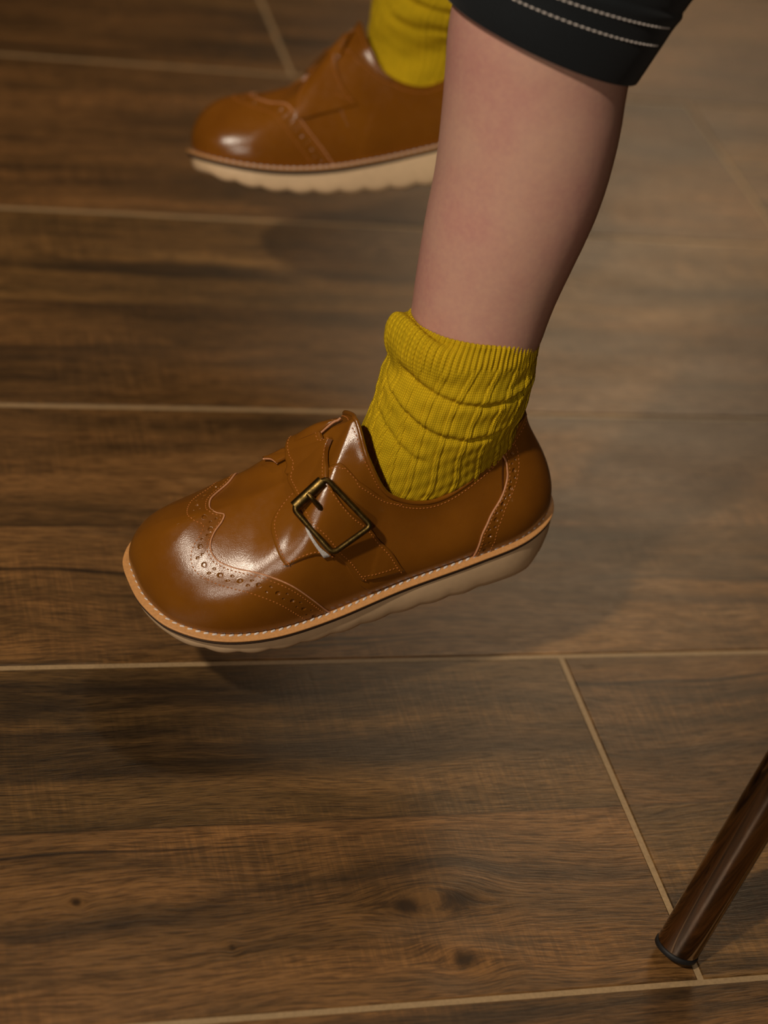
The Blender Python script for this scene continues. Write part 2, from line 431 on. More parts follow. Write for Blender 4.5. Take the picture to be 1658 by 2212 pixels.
def sheet(P, N, h, base):
    """a leather piece: top at h above the surface, rounded rim, skirt down to base; all four sides closed"""
    n, m = P.shape[:2]; h = np.broadcast_to(np.asarray(h, float), (n, m)).copy(); base = np.broadcast_to(np.asarray(base, float), (n, m))
    top = P + N * h[..., None]; bot = P + N * base[..., None]
    V = list(top.reshape(-1, 3)); F = gridF(n, m, flip=True).tolist()
    ring = [(i, 0) for i in range(n)] + [(n - 1, j) for j in range(1, m)] + [(i, m - 1) for i in range(n - 2, -1, -1)] + [(0, j) for j in range(m - 2, 0, -1)]
    k0 = len(V); V += [bot[i, j] for i, j in ring]; L = len(ring)
    for k in range(L):
        a, b = ring[k], ring[(k + 1) % L]
        F.append([a[0] * m + a[1], k0 + k, k0 + (k + 1) % L, b[0] * m + b[1]][::-1])
    return np.array(V), F
def uspl(P, n):
    P = np.asarray(P, float); C = cr(P, np.linspace(0, len(P) - 1, n), False, np.arange(len(P)))
    return np.stack([np.convolve(np.pad(C[:, k], 2, 'reflect', reflect_type='odd'), np.ones(5) / 5, 'valid') for k in (0, 1)], 1)
def strip_between(Af, Ar, n, m, h, base, paired=False, bow=0):
    """sheet between two (a, q) polylines"""
    A, B = (uspl(Af, n), uspl(Ar, n)) if paired else (spl(Af, n, (3, 1)), spl(Ar, n, (3, 1)))
    t = np.unique(np.concatenate([EDGE_T, np.linspace(0.04, .96, m), 1 - EDGE_T]))
    G = A[:, None] * (1 - t[None, :, None]) + B[:, None] * t[None, :, None]
    if bow: G[..., 1] -= bow * np.sin(np.pi * t)[None] * np.clip(1 - np.linspace(0, 1, n) / .16, 0, 1)[:, None]
    P, N = on(G)
    hh = h(np.linspace(0, 1, n)[:, None], t[None]) if callable(h) else np.full(G.shape[:2], float(h))
    hh = hh - 0.35 * np.exp(-np.minimum(t, 1 - t)[None] / .015)
    bb = hh - base[1] if isinstance(base, tuple) else base
    return sheet(P, N, hh, bb)
FLEX = 9.8                                   # the far shoe is flexed: toe and heel bent up by this much
def mirror(V, F, mir):
    if not mir: return np.asarray(V), F
    V = np.asarray(V, float) * [1, -1, 1]; V[:, 2] += FLEX * np.clip((V[:, 0] - 95) / 95, -1, 1) ** 2
    return V, [list(f)[::-1] for f in (F.tolist() if isinstance(F, np.ndarray) else F)]

WING = np.array([(.2838,1),(.2963,.917),(.3113,.842),(.3287,.758),(.35,.667),(.3775,.567),(.3987,.508),(.415,.458),(.425,.4),(.4313,.333),(.4345,.25),(.4345,.18),(.4365,.125),(.4390,.098),(.4485,.06),(.4545,.022),(.4570,0.0)])
WING_M = np.array([(.2838,-1),(.295,-.92),(.315,-.82),(.340,-.67),(.362,-.53),(.381,-.43),(.402,-.35),(.425,-.25),(.4425,-.145),(.4528,-.06),(.4570,0.0)])
WING[0, 1] = 1.0
CNT_V = np.array([0, .3, .475, .583, .7, .825, .9, 1.0]); CNT_U = np.array([.1395, .1325, .12, .1025, .09, .0863, .0885, .0925])
STRAP_F = [(.272,-.74),(.288,-.60),(.307,-.46),(.336,-.325),(.3595,-.208),(.3745,-.105),(.3890,0),(.3705,.17),(.3395,.385),(.319,.52),(.2988,.598),(.2787,.66),(.2587,.767)]
STRAP_F2 = [(.340,-.71),(.3465,-.6),(.3525,-.5),(.354,-.36),(.364,-.21)] + STRAP_F[5:]
STRAP_R = [(.240,-.58),(.262,-.44),(.298,-.28),(.341,-.085),(.3475,.03),(.3387,.125),(.3265,.215),(.3165,.31),(.3015,.375),(.2825,.388),(.2612,.405),(.2338,.535),(.2125,.792)]
STRAP_R2 = [(.270,-.50),(.286,-.47),(.301,-.41),(.314,-.30),(.333,-.13)] + STRAP_R[5:]
TAB_F = [(.3625,.17),(.3763,.185),(.3813,.25),(.3775,.333),(.3638,.458),(.3513,.558),(.3412,.625)]
TAB_R = [(.335,.17),(.331,.26),(.3237,.36),(.31,.475),(.3038,.55),(.2975,.608),(.2925,.645)]
QUART = [(.345,.195),(.335,.185),(.3175,.212),(.3038,.215),(.29,.192),(.2737,.15),(.2487,.067),(.2275,.014)]

def dent(V, C, Nc, R, depth):
    """press round holes into the vertices V: centres C, normals Nc, radii R"""
    for c, n, r in zip(C, Nc, R):
        d = np.linalg.norm(V - c, axis=1); k = d < r * 1.5
        s = np.clip((r * 1.15 - d[k]) / (r * 0.45), 0, 1); s = s * s * (3 - 2 * s)
        lip = np.exp(-((d[k] - r * 1.2) / (r * .22)) ** 2) * 0.06
        V[k] += n * (lip - s * depth)[:, None]
    return V
def brogue_row(E, Ne, inward, pitch, first, big=1.05, small=.5, gap=1.35, off=5.2):
    """hole centres along a row that runs `off` mm inside an edge: large holes, and a pair of small ones between them"""
    Q, M, I = resample(E + inward * off, 0.2, Ne, inward); s = arclen(Q)
    C, R = [], []
    x = first
    while x < s[-1] - 1.5:
        k = np.searchsorted(s, x); C.append(Q[k]); R.append(big)
        k2 = np.searchsorted(s, x + pitch / 2)
        if k2 < len(Q):
            for sg in (-1, 1): C.append(Q[k2] + unit(I[k2]) * gap * sg); R.append(small)
        x += pitch
    return np.array(C), np.array(R)
_shoe_cache = {}
def shoe_pieces(detail):
    """all the pieces of a left shoe in its own frame: {name: (V, F, material)}"""
    out = {}; SF, SR_ = (STRAP_F, STRAP_R) if detail else (STRAP_F2, STRAP_R2)   # the far shoe's strap is buckled one notch longer
    # base upper
    U = np.concatenate([np.linspace(0, .5, 121), np.linspace(.5, 1, 121)[1:-1]]); Vv = np.linspace(0, 1, 41)
    P = surf(U[:, None], Vv[None]); out['upper'] = (P.reshape(-1, 3), gridF(len(U), 41, wrap=True, flip=True), LEATHER)
    # lining: inside of the collar
    a = np.linspace(-.322, .322, 121); U = a % 1
    Vl = np.array([1.0, .97, .9, .8, .65, .45]); P = surf(U[:, None], Vl[None]); N = surfN(U[:, None] + 0 * Vl[None], Vl[None] + 0 * U[:, None])
    P = P - N * np.array([.6, 1.6, 1.8, 1.8, 1.8, 1.8])[None, :, None]
    out['lining'] = (P.reshape(-1, 3), gridF(len(U), 6, flip=False), LINING)
    # collar binding: rolled edge
    aa = np.concatenate([np.linspace(0, .3115, 70), 1 - np.linspace(.3115, 0, 70)[:-1]])
    C = Tskel(aa) + np.array([0, 0, .1]); V, F = tube(C, 1.0, 10, closed=True); out['collar_binding'] = (V, F, LEATHER)
    # toe cap, outer and inner half in one mesh
    ns, nt = (330, 130) if detail else (150, 60)
    acc = Acc(); full = spl(np.vstack([WING, WING_M[::-1][1:]]), 4 * ns, (4, 1)); kw = 4
    full = np.stack([np.convolve(np.pad(full[:, c], kw, 'reflect', reflect_type='odd'), np.ones(2 * kw + 1) / (2 * kw + 1), 'valid') for c in (0, 1)], 1)
    iz = np.argmin(np.abs(full[:, 1])); full[iz, 1] = 0; full[0, 1] = 1; full[-1, 1] = -1
    pick = lambda C: C[np.round(np.linspace(0, len(C) - 1, ns)).astype(int)]
    A = pick(full[:iz + 1])
    # far boundary: feather edge to the toe tip, then up the toe line to the ridge pole
    k = np.linspace(0, 1, ns) ** 1.0
    B = np.zeros((ns, 2)); kk = .62
    B[:, 0] = np.where(k < kk, A[0, 0] + (.5 - A[0, 0]) * (k / kk), .5); B[:, 1] = np.where(k < kk, 1, 1 - (k - kk) / (1 - kk))
    t = np.linspace(0, 1, nt) ** 1.45; t[1] = t[1] * .6
    G = A[:, None] * (1 - t[None, :, None]) + B[:, None] * t[None, :, None]
    P, N = on(G); edge_in = unit(P[:, 12] - P[:, 0])
    hgt = np.where(t[None] < .002, .25, .7) * np.ones((ns, 1))
    hgt = np.where((k < kk)[:, None], hgt * np.clip(np.linalg.norm(P - P[:, -1:], axis=-1) / 2.0, .35, 1), hgt)
    Vt = P + N * hgt[..., None]
    C, R = brogue_row(P[:, 0] + N[:, 0] * .7, N[:, 0], edge_in, 8.3, 3.4, .88, .42)
    Nc = np.array([N.reshape(-1, 3)[np.argmin(((Vt.reshape(-1, 3) - c) ** 2).sum(1))] for c in C])
    Cs = np.array([Vt.reshape(-1, 3)[np.argmin(((Vt.reshape(-1, 3) - c) ** 2).sum(1))] for c in C])
    Vf = dent(Vt.reshape(-1, 3).copy(), Cs, Nc, R, 0.8)
    acc.add(Vf, gridF(ns, nt, flip=False))
    sk = np.stack([Vt[:, 0], P[:, 0] - N[:, 0] * .2], 1); acc.add(sk.reshape(-1, 3), gridF(ns, 2, flip=True))
    V, F = acc.get()
    # the inner half follows the inner side of the last
    A2 = pick(full[iz:][::-1]); B2 = B * [1, -1]; B2[:, 0] = np.where(k < kk, A2[0, 0] + (.5 - A2[0, 0]) * (k / kk), .5)
    G2 = A2[:, None] * (1 - t[None, :, None]) + B2[:, None] * t[None, :, None]
    P2, N2 = on(G2); Vt2 = P2 + N2 * hgt[..., None]; ei2 = unit(P2[:, 12] - P2[:, 0])
    C2, R2 = brogue_row(P2[:, 0] + N2[:, 0] * .7, N2[:, 0], ei2, 8.3, 3.4, .88, .42)
    f2 = Vt2.reshape(-1, 3); i2 = [np.argmin(((f2 - c) ** 2).sum(1)) for c in C2]
    Vf2 = dent(f2.copy(), f2[i2], N2.reshape(-1, 3)[i2], R2, 0.8)
    accw = Acc(); accw.add(V, F); accw.add(Vf2, gridF(ns, nt, flip=True))
    accw.add(np.stack([Vt2[:, 0], P2[:, 0] - N2[:, 0] * .2], 1).reshape(-1, 3), gridF(ns, 2, flip=False))
    out['toe_cap'] = (*accw.get(), LEATHER)
    # raw cut edge of the toe cap
    E = np.vstack([P[:, 0] + N[:, 0] * .35, (P2[:, 0] + N2[:, 0] * .35)[::-1][1:]]); EN = np.vstack([N[:, 0], N2[::-1, 0][1:]])
    E1, = resample(E, .8); V, F = tube(E1, .42, 6); out['toe_cap_edge'] = (V, F, EDGE)
    st = Acc()
    for (p, n, ei) in ((P, N, edge_in), (P2, N2, ei2)):
        for off, lft in ((1.5, .72), (9.6, .72)):
            tgt = p[:, 0] + ei * off + n[:, 0] * .7
            ok = np.linalg.norm(p[:, -1] - p[:, 0], axis=1) > off + 1.5
            fl = (p + n * hgt[..., None]); d = ((fl - tgt[:, None]) ** 2).sum(-1); j = np.argmin(d, 1); pts = fl[np.arange(ns), j]; nn = n[np.arange(ns), j]
            sm = lambda q: np.stack([np.convolve(np.pad(q[:, c], 6, 'edge'), np.ones(13) / 13, 'valid') for c in range(3)], 1)
            stitches(st, sm(pts)[ok], nn[ok], 1.7, 1.2, .5, 0.0)
    # quarters
    qa = spl(QUART, 60, (3, 1))
    top = np.vstack([qa, np.stack([np.linspace(.2275, .086, 41)[1:], np.full(40, .012)], 1)])
    nq = len(top); bot = np.stack([np.interp(np.arange(nq), [0, 59, nq - 1], [.232, .205, .125]), np.ones(nq)], 1)
    for sgn in (1, -1):
        t = np.unique(np.concatenate([[0, .012, .03], np.linspace(.06, 1, 26)]))
        G = (top[:, None] * (1 - t[None, :, None]) + bot[:, None] * t[None, :, None]) * [1, sgn]
        P, N = on(G); hq = np.where(t < .005, .3, .65)[None] * np.ones((nq, 1)); hq[:, -3:] *= np.array([.8, .5, .2])
        V, F = sheet(P, N, hq, -.2)
        out.setdefault('quarter', []).append((V, F if sgn == 1 else [list(f)[::-1] for f in F], LEATHER))
        e = np.linalg.norm(P - P[:, :1], axis=-1); j = np.argmin(np.abs(e - 1.9), 1)
        pts = (P + N * .65)[np.arange(nq), j]; stitches(st, pts[4:], N[np.arange(nq), j][4:], 1.7, 1.2, .48, 0.0)
    # front of the collar (tongue panel) stitching
    for sgn in (1, -1):
        a = np.linspace(.262, .309, 40); G = np.stack([a, np.full(40, .045 * sgn)], 1); P, N = on(G); stitches(st, P, N, 1.7, 1.2, .48, 0.05)
    # heel counter
    nc, nv = (240, 150) if detail else (100, 60)
    c = np.linspace(-1, 1, nc); c = np.sign(c) * np.abs(c) ** .75
    v = np.linspace(0, .965, nv); uc = np.interp(v, CNT_V, CNT_U)
    uc = np.convolve(np.pad(uc, 6, 'edge'), np.ones(13) / 13, 'valid')
    Uc = c[:, None] * uc[None]; Vc = np.broadcast_to(v[None], Uc.shape); P = surf(Uc, Vc); N = surfN(Uc, Vc)
    hc = np.full(Uc.shape, 1.25); hc[[0, -1]] = .9; hc[:, :4] *= np.array([.4, .6, .8, .9]); hc[:, -1] = .9
    Vc_ = (P + N * hc[..., None]); flat = Vc_.reshape(-1, 3).copy(); nf = N.reshape(-1, 3)
    for side, e0, e1 in ((0, 0, 12), (-1, -1, -13)):
        ei = unit(P[e1] - P[e0]); ord_ = slice(None)
        C, R = brogue_row((P[e0] + N[e0] * 1.25), N[e0], ei, 7.6, 3.5, .85, .42, 1.2, 4.2)
        base = Vc_.reshape(-1, 3); ii = [np.argmin(((base - q) ** 2).sum(1)) for q in C]
        flat = dent(flat, base[ii], nf[ii], R, .9)
        for off in (1.3, 7.6):
            tgt = P[e0] + ei * off + N[e0] * 1.25; d = ((Vc_ - tgt[None]) ** 2).sum(-1); j = np.argmin(d, 0)
            stitches(st, Vc_[j, np.arange(nv)], N[j, np.arange(nv)], 1.7, 1.2, .48, 0.0)
        q, = resample(P[e0] + N[e0] * .85, .8); V, F = tube(q, .45, 6); out.setdefault('counter_edge', []).append((V, F, EDGE))
    V, F = sheet(P, N, hc, -.2); V[:nc * nv] = flat; out['heel_counter'] = (V, F, LEATHER)
    # collar stitching
    a = np.linspace(-.235, .235, 150); Uq = a % 1; P = surf(Uq, np.full(150, .93)); N = surfN(Uq, np.full(150, .93))
    stitches(st, P + N * np.where(np.abs(a) < .088, 1.25, .65)[:, None], N, 1.7, 1.2, .46, 0.0)
    out['stitching'] = (*st.get(), THREAD)
    # tab under the buckle
    V, F = strip_between(TAB_F, TAB_R, 40, 16, lambda s, t: 1.3 + 0 * s * t, -.2); out['buckle_tab'] = (V, F, LEATHER)
    tb = Acc(); A = spl(TAB_F, 60, (3, 1)); B = spl(TAB_R, 60, (3, 1)); G = A * .93 + B * .07; P, N = on(G, 1.3); stitches(tb, P, N, 1.7, 1.2, .5, 0.02)
    G = np.stack([np.linspace(0, 1, 20)] * 2, 1); e0, e1 = spl(TAB_F, 60, (3, 1))[-3], spl(TAB_R, 60, (3, 1))[-3]; G = e0 * (1 - G) + e1 * G; P, N = on(G, 1.3); stitches(tb, P, N, 1.7, 1.3, .6, 0.05)
    out['tab_stitching'] = (*tb.get(), THREAD)
    # pale hook tape between tab and strap
    V, F = strip_between([(.333,.44),(.3287,.49),(.3138,.592),(.3025,.652)], [(.330,.45),(.325,.50),(.3088,.600),(.2963,.635)], 16, 6, lambda s, t: 1.9 + 0 * s * t, (0, .6)); out['hook_tape'] = (V, F, HOOK)
    # strap over the instep
    hs = lambda s, t: np.interp(s, [0, .1, .25, .5, .65, .8, 1], [1.1, 1.6, 3.3, 3.1, 2.7, 2.4, 1.6]) + .5 * np.sin(np.pi * t) * np.exp(-((s - .45) / .25) ** 2) + 0 * t
    V, F = strip_between(SF, SR_, 150, 22, hs, (0, 1.7), True, 0 if detail else .11); out['strap'] = (V, F, LEATHER)
    ss = Acc(); A, B = uspl(SF, 200), uspl(SR_, 200); sv = np.linspace(0, 1, 200)
    for f in (.09, .91):
        P, N = on(A * (1 - f) + B * f, hs(sv, np.full(200, f))); stitches(ss, P, N, 1.7, 1.2, .5, 0.02)
    for row in (4, -6):
        G = A[row] + (B[row] - A[row]) * np.linspace(.09, .91, 20)[:, None]; P, N = on(G, hs(np.full(20, sv[row]), .5)); stitches(ss, P, N, 1.7, 1.2, .5, 0.02)
    out['strap_stitching'] = (*ss.get(), THREAD)
    # tongue: curled leather flap standing behind the strap
    TE = [(.327,-.15),(.3213,-.133),(.315,-.112),(.308,-.085)]; th_ = lambda s, t: np.interp(s, [0, .5, 1], [2.6, 2.9, 2.0]) + 1.3 * np.sin(np.pi * t) + 0 * s
    V, F = strip_between(TE, [(.335,-.31),(.328,-.325),(.318,-.335),(.306,-.32)], 24, 12, th_, (0, .9)); out['tongue'] = (V, F, LEATHER)
    P, N = on(spl(TE, 24, (3, 1)), 1.75); V, F = tube(P, .55, 6); out['tongue_edge'] = (V, F, EDGE)
    # keeper tail poking out on the inner side
    KF = [(.3515,-.39),(.3570,-.31),(.3665,-.22)]; V, F = strip_between(KF, [(.337,-.34),(.344,-.26),(.351,-.17)], 12, 8, lambda s, t: 3.2 - .6 * t + 0 * s, (0, 1.5)); out['keeper'] = (V, F, LEATHER)
    P, N = on(spl(KF, 12, (3, 1)), 2.0); V, F = tube(P, .5, 6); out['keeper_edge'] = (V, F, EDGE)
    # buckle, built on its own plane
    Cn = np.array([(.3525,.333),(.3175,.292),(.275,.383),(.300,.608)]); q, nrm = on(Cn, 6.3)
    out['_buckle'] = (q, nrm.mean(0))
    # welt, stitches, midsole, outsole
    U = np.linspace(0, 1, 240, endpoint=False)
    def ring(prof, mat):
        rows = []
        for ins, dz in prof:
            b, _ = outline(U, ins); rows.append(np.concatenate([b, (zwelt(outline(U, 0)[0][:, 0]) + dz)[:, None]], 1))
        G = np.stack(rows, 1); return (G.reshape(-1, 3), gridF(len(U), len(prof), wrap=True, flip=False), mat)
    out['welt'] = ring([(8, .1), (.45, 0), (.12, -.15), (0, -.4), (0, -.75), (.25, -1.0), (8, -1.0)], WELT)
    out['midsole'] = ring([(8, -.95), (.5, -.95), (.3, -1.15), (.35, -2.7), (.7, -3.0), (8, -3.0)], FELT)
    ws = Acc(); b, n = outline(np.linspace(0, 1, 601), 3.15); P = np.concatenate([b, (zwelt(b[:, 0]) + .05)[:, None]], 1)
    stitches(ws, P, np.tile([0, 0, 1.], (601, 1)), 3.5, 2.9, 1.05, 0.12, 0.32); out['welt_stitching'] = (*ws.get(), WTHREAD)
    U = np.linspace(0, 1, 480, endpoint=False); rows = []
    o0, _ = outline(U); x = o0[:, 0]; zt = zwelt(x) - 2.9
    fore = np.clip((x - 70) / 60, 0, 1); i0 = 1.0 + 1.6 * fore
    rip = np.where((x > 28) & (x < 182), np.abs(np.sin(np.pi * (x - 28) / 14.0)), 0) * np.clip((x - 28) / 20, 0, 1)
    zb = zbot(x) + 1.5 * (1 - rip) * np.clip((x - 20) / 20, 0, 1) * np.clip((190 - x) / 10, 0, 1)
    hl = np.clip((16 - x) / 16, 0, 1)
    for f, ex in ((0, 0), (.12, -.35), (.45, -.5), (.75, -.2), (.93, .6), (1.0, 2.2)):
        b, _ = outline(U, i0 + ex + hl * f * f * 3.0); rows.append(np.concatenate([b, (zt + (zb - zt) * f)[:, None]], 1))
    for ins in (8, 16):
        b, _ = outline(U, i0 + ins); rows.append(np.concatenate([b, zb[:, None]], 1))
    G = np.stack(rows, 1); V = G.reshape(-1, 3); F = gridF(480, len(rows), wrap=True, flip=False).tolist()
    m = len(rows); F += [[i * m + m - 1, (i + 1) * m + m - 1, (479 - i - 1) * m + m - 1, (479 - i) * m + m - 1] for i in range(0, 239)]
    V2 = V.copy(); out['outsole'] = (V2, F, CREAM)
    return out

def weld(V, F):
    """merge coincident vertices so the shading runs on across the seams between halves"""
    V = np.asarray(V, float); q = np.round(V / 0.004).astype(np.int64)
    _, first, inv = np.unique(q, axis=0, return_index=True, return_inverse=True); inv = inv.ravel()
    out = []
    for f in (F.tolist() if isinstance(F, np.ndarray) else F):
        g = []
        for i in f:
            k = int(inv[i])
            if k not in g: g.append(k)
        if len(g) > 2: out.append(g)
    return V[first], out
def rounded_loop(C, r, k=6):
    """polyline round the corners C with corner radius r"""
    P = []
    n = len(C)
    for i in range(n):
        a, c, b = C[i - 1], C[i], C[(i + 1) % n]; p, q = c + unit(a - c) * r, c + unit(b - c) * r
        for t in np.linspace(0, 1, k): P.append((1 - t)**2 * p + 2 * t * (1 - t) * c + t * t * q)
    return np.array(P)
def build_shoe(name, label, loc, rot, mir, detail, group):
    root = empty(name, loc, rot); tag(root, label, 'shoe', group)
    if detail not in _shoe_cache: _shoe_cache[detail] = shoe_pieces(detail)
    pcs = _shoe_cache[detail]; made = {}
    subs = {'toe_cap_edge': 'toe_cap', 'counter_edge': 'heel_counter', 'tab_stitching': 'buckle_tab', 'strap_stitching': 'strap', 'welt_stitching': 'welt', 'tongue_edge': 'tongue', 'keeper_edge': 'keeper'}
    order = [k for k in pcs if k not in subs] + [k for k in pcs if k in subs]
    for nm in order:
        if nm == '_buckle': continue
        for (V, F, mat) in (pcs[nm] if isinstance(pcs[nm], list) else [pcs[nm]]):
            V, F = mirror(V, F, mir)
            if nm in ('upper', 'toe_cap'): V, F = weld(V, F)
            o = obj(nm, V, F, mat, made[subs[nm]] if nm in subs else root)
            made.setdefault(nm, o)
            if 'stitching' in nm: o['kind'] = 'stuff'
            if nm == 'welt_stitching': o['label'] = 'white stitches along the welt'
    q, nrm = pcs['_buckle']; nrm = unit(nrm)
    if mir: q = q + np.array([-3.5, 8.0, -13.0]) - nrm * 1.5          # sits lower on the far side of the right shoe
    c = q.mean(0)
    q = q - ((q - c) @ nrm)[:, None] * nrm * 0.75
    bk = empty('buckle', (0, 0, 0)); bk.parent = root; tag(bk, 'antique brass roller buckle with short prong')
    # wire frame
    L = rounded_loop(q, 2.6); V, F = tube(L, 1.28, 12, closed=True, N0=nrm); V, F = mirror(V, F, mir); obj('buckle_frame', V, F, BRASS, bk)
    # rolled sleeve on the front bar, with an open seam
    a, b = q[0], q[1]; ax = unit(b - a); A0, B0 = a + ax * .8, b - ax * 2.0
    side = np.cross(ax, nrm); n = 28; th = np.linspace(-2.75, 2.75, n); acc = Acc()
    ts = np.linspace(0, 1, 12)
    for r, fl in ((2.55, False), (2.0, True)):
        G = (A0 + (B0 - A0) * ts[:, None])[:, None] + r * (np.cos(th)[None, :, None] * nrm + np.sin(th)[None, :, None] * side)
        acc.add(G.reshape(-1, 3), gridF(12, n, flip=fl))
    for e in (A0, B0):
        G = np.stack([e + r * (np.cos(th)[:, None] * nrm + np.sin(th)[:, None] * side) for r in (2.55, 2.0)], 1); acc.add(G.reshape(-1, 3), gridF(n, 2))
    V, F = acc.get(); V, F = mirror(V, F, mir); obj('roller', V, F, BRASS, bk)
    # prong
    m = A0 * .52 + B0 * .48; into = unit(q[2] + q[3] - q[0] - q[1]); P = np.array([m + nrm * 2.4 - into * .6, m + nrm * 3.3 + into * 1.6, m + nrm * 2.4 + into * 4.2, m + nrm * 1.2 + into * 7.2, m + nrm * .6 + into * 8.2])
    V, F = tube(spl(P, 16), np.interp(np.linspace(0, 1, 16), [0, .3, .8, 1], [1.0, 1.0, 1.25, 1.0]), 8); V, F = mirror(V, F, mir); obj('prong', V, F, BRASS, bk)
    return root
RL = _rz(3.2557640) @ _ry(0.1959912) @ _rx(-0.0593059); LL = np.array([-44.7858, -16.5274, 103.5588])
RR = _rz(3.0809075) @ _ry(0.2059649) @ _rx(0.4630141); LR = np.array([28.188, 246.361, 133.123])
build_shoe('monk_strap_shoe', 'tan leather wingtip monk-strap shoe with brass buckle facing the camera, sharp in the foreground', LL, RL, False, True, 'pair of monk-strap shoes')
build_shoe('monk_strap_shoe', 'blurred tan monk-strap shoe behind, half hidden by the bare calf, no buckle showing', LR, RR, True, False, 'pair of monk-strap shoes')
toL = lambda X: np.asarray(X, float) @ RL.T + LL
toR = lambda X: np.asarray(X, float) * [1, -1, 1] @ RR.T + LR

# ------------------------------------------------------------------ the child
CH = empty('person', (150, 120, 330))
tag(CH, 'seated child with bare calf, mustard ribbed socks and black rolled shorts, feet dangling', 'person')
CHO = np.array([150, 120, 330.])
def person_part(name, V, F, mat, parent=None, **k):
    return obj(name, np.asarray(V) - CHO, F, mat, parent or CH, **k)
LEG = np.array([(-99.3,-14.1,202.5,27.6),(-97.5,-9.8,222.1,29.5),(-94.8,-5.2,243.1,32.2),(-91.4,-.2,265.7,34.5),(-90.8,5.1,289.8,35.9),(-92,9.1,308,36.2),(-92,13.5,328,37.5)])
footL = [(*toL((150,-1,34)),13),(*toL((135,0,33)),15),(*toL((110,0,35)),18),(*toL((82,-1,37)),18.5),(*toL((60,-2,48)),19),(*toL((47,-6,72)),22),(*toL((41,-12,92)),25.5)]
pathL = np.array(footL + LEG.tolist() + [(-87,18,352,36),(-71,25,374,36),(-42,35,397,37),(10,49,414,40),(95,76,423,45),(190,104,428,54),(290,126,432,64)])
legR0 = [(*toR((150,0,34)),13),(*toR((135,0,33)),15),(*toR((110,0,35)),16),(*toR((82,0,36)),15),(*toR((64,0,44)),14),(*toR((55,1,66)),16)]
pathR = np.array(legR0 + [(-36,286.5,200,19.5),(-35,288,214,22),(-32,290,255,27),(-30,291,305,34.5),(-24,294,345,38),(-6,284,388,42),(50,258,414,44),(130,225,422,48),(220,180,427,55),(300,140,432,62)])
acc = Acc()
for p in (pathL, pathR):
    n = 90; k = arclen(p[:, :3]); Q = cr(p, np.linspace(0, k[-1], n), False, k)
    V, F = tube(Q[:, :3], np.maximum(Q[:, 3], 8), 48); acc.add(V, F)
th, ph = np.meshgrid(np.linspace(0, 2 * np.pi, 40, endpoint=False), np.linspace(.02, np.pi - .02, 24), indexing='ij')
V = np.stack([330 + 92 * np.sin(ph) * np.cos(th), 130 + 105 * np.sin(ph) * np.sin(th), 430 + 86 * np.cos(ph)], -1).reshape(-1, 3)
F = gridF(40, 24, wrap=True, flip=True).tolist() + [[i * 24 for i in range(40)], [i * 24 + 23 for i in range(40)][::-1]]
acc.add(V, F)
V, F = acc.get(); body = person_part('body', V, F, SKIN)
md = body.modifiers.new('remesh', 'REMESH'); md.mode = 'VOXEL'; md.voxel_size = 0.0028; md.use_smooth_shade = True
sm = body.modifiers.new('smooth', 'SMOOTH'); sm.iterations = 4; sm.factor = .5
bpy.context.view_layer.update()
dg = bpy.context.evaluated_depsgraph_get()
me = bpy.data.meshes.new_from_object(body.evaluated_get(dg))
body.modifiers.clear(); body.data = me; me.polygons.foreach_set('use_smooth', [True] * len(me.polygons))

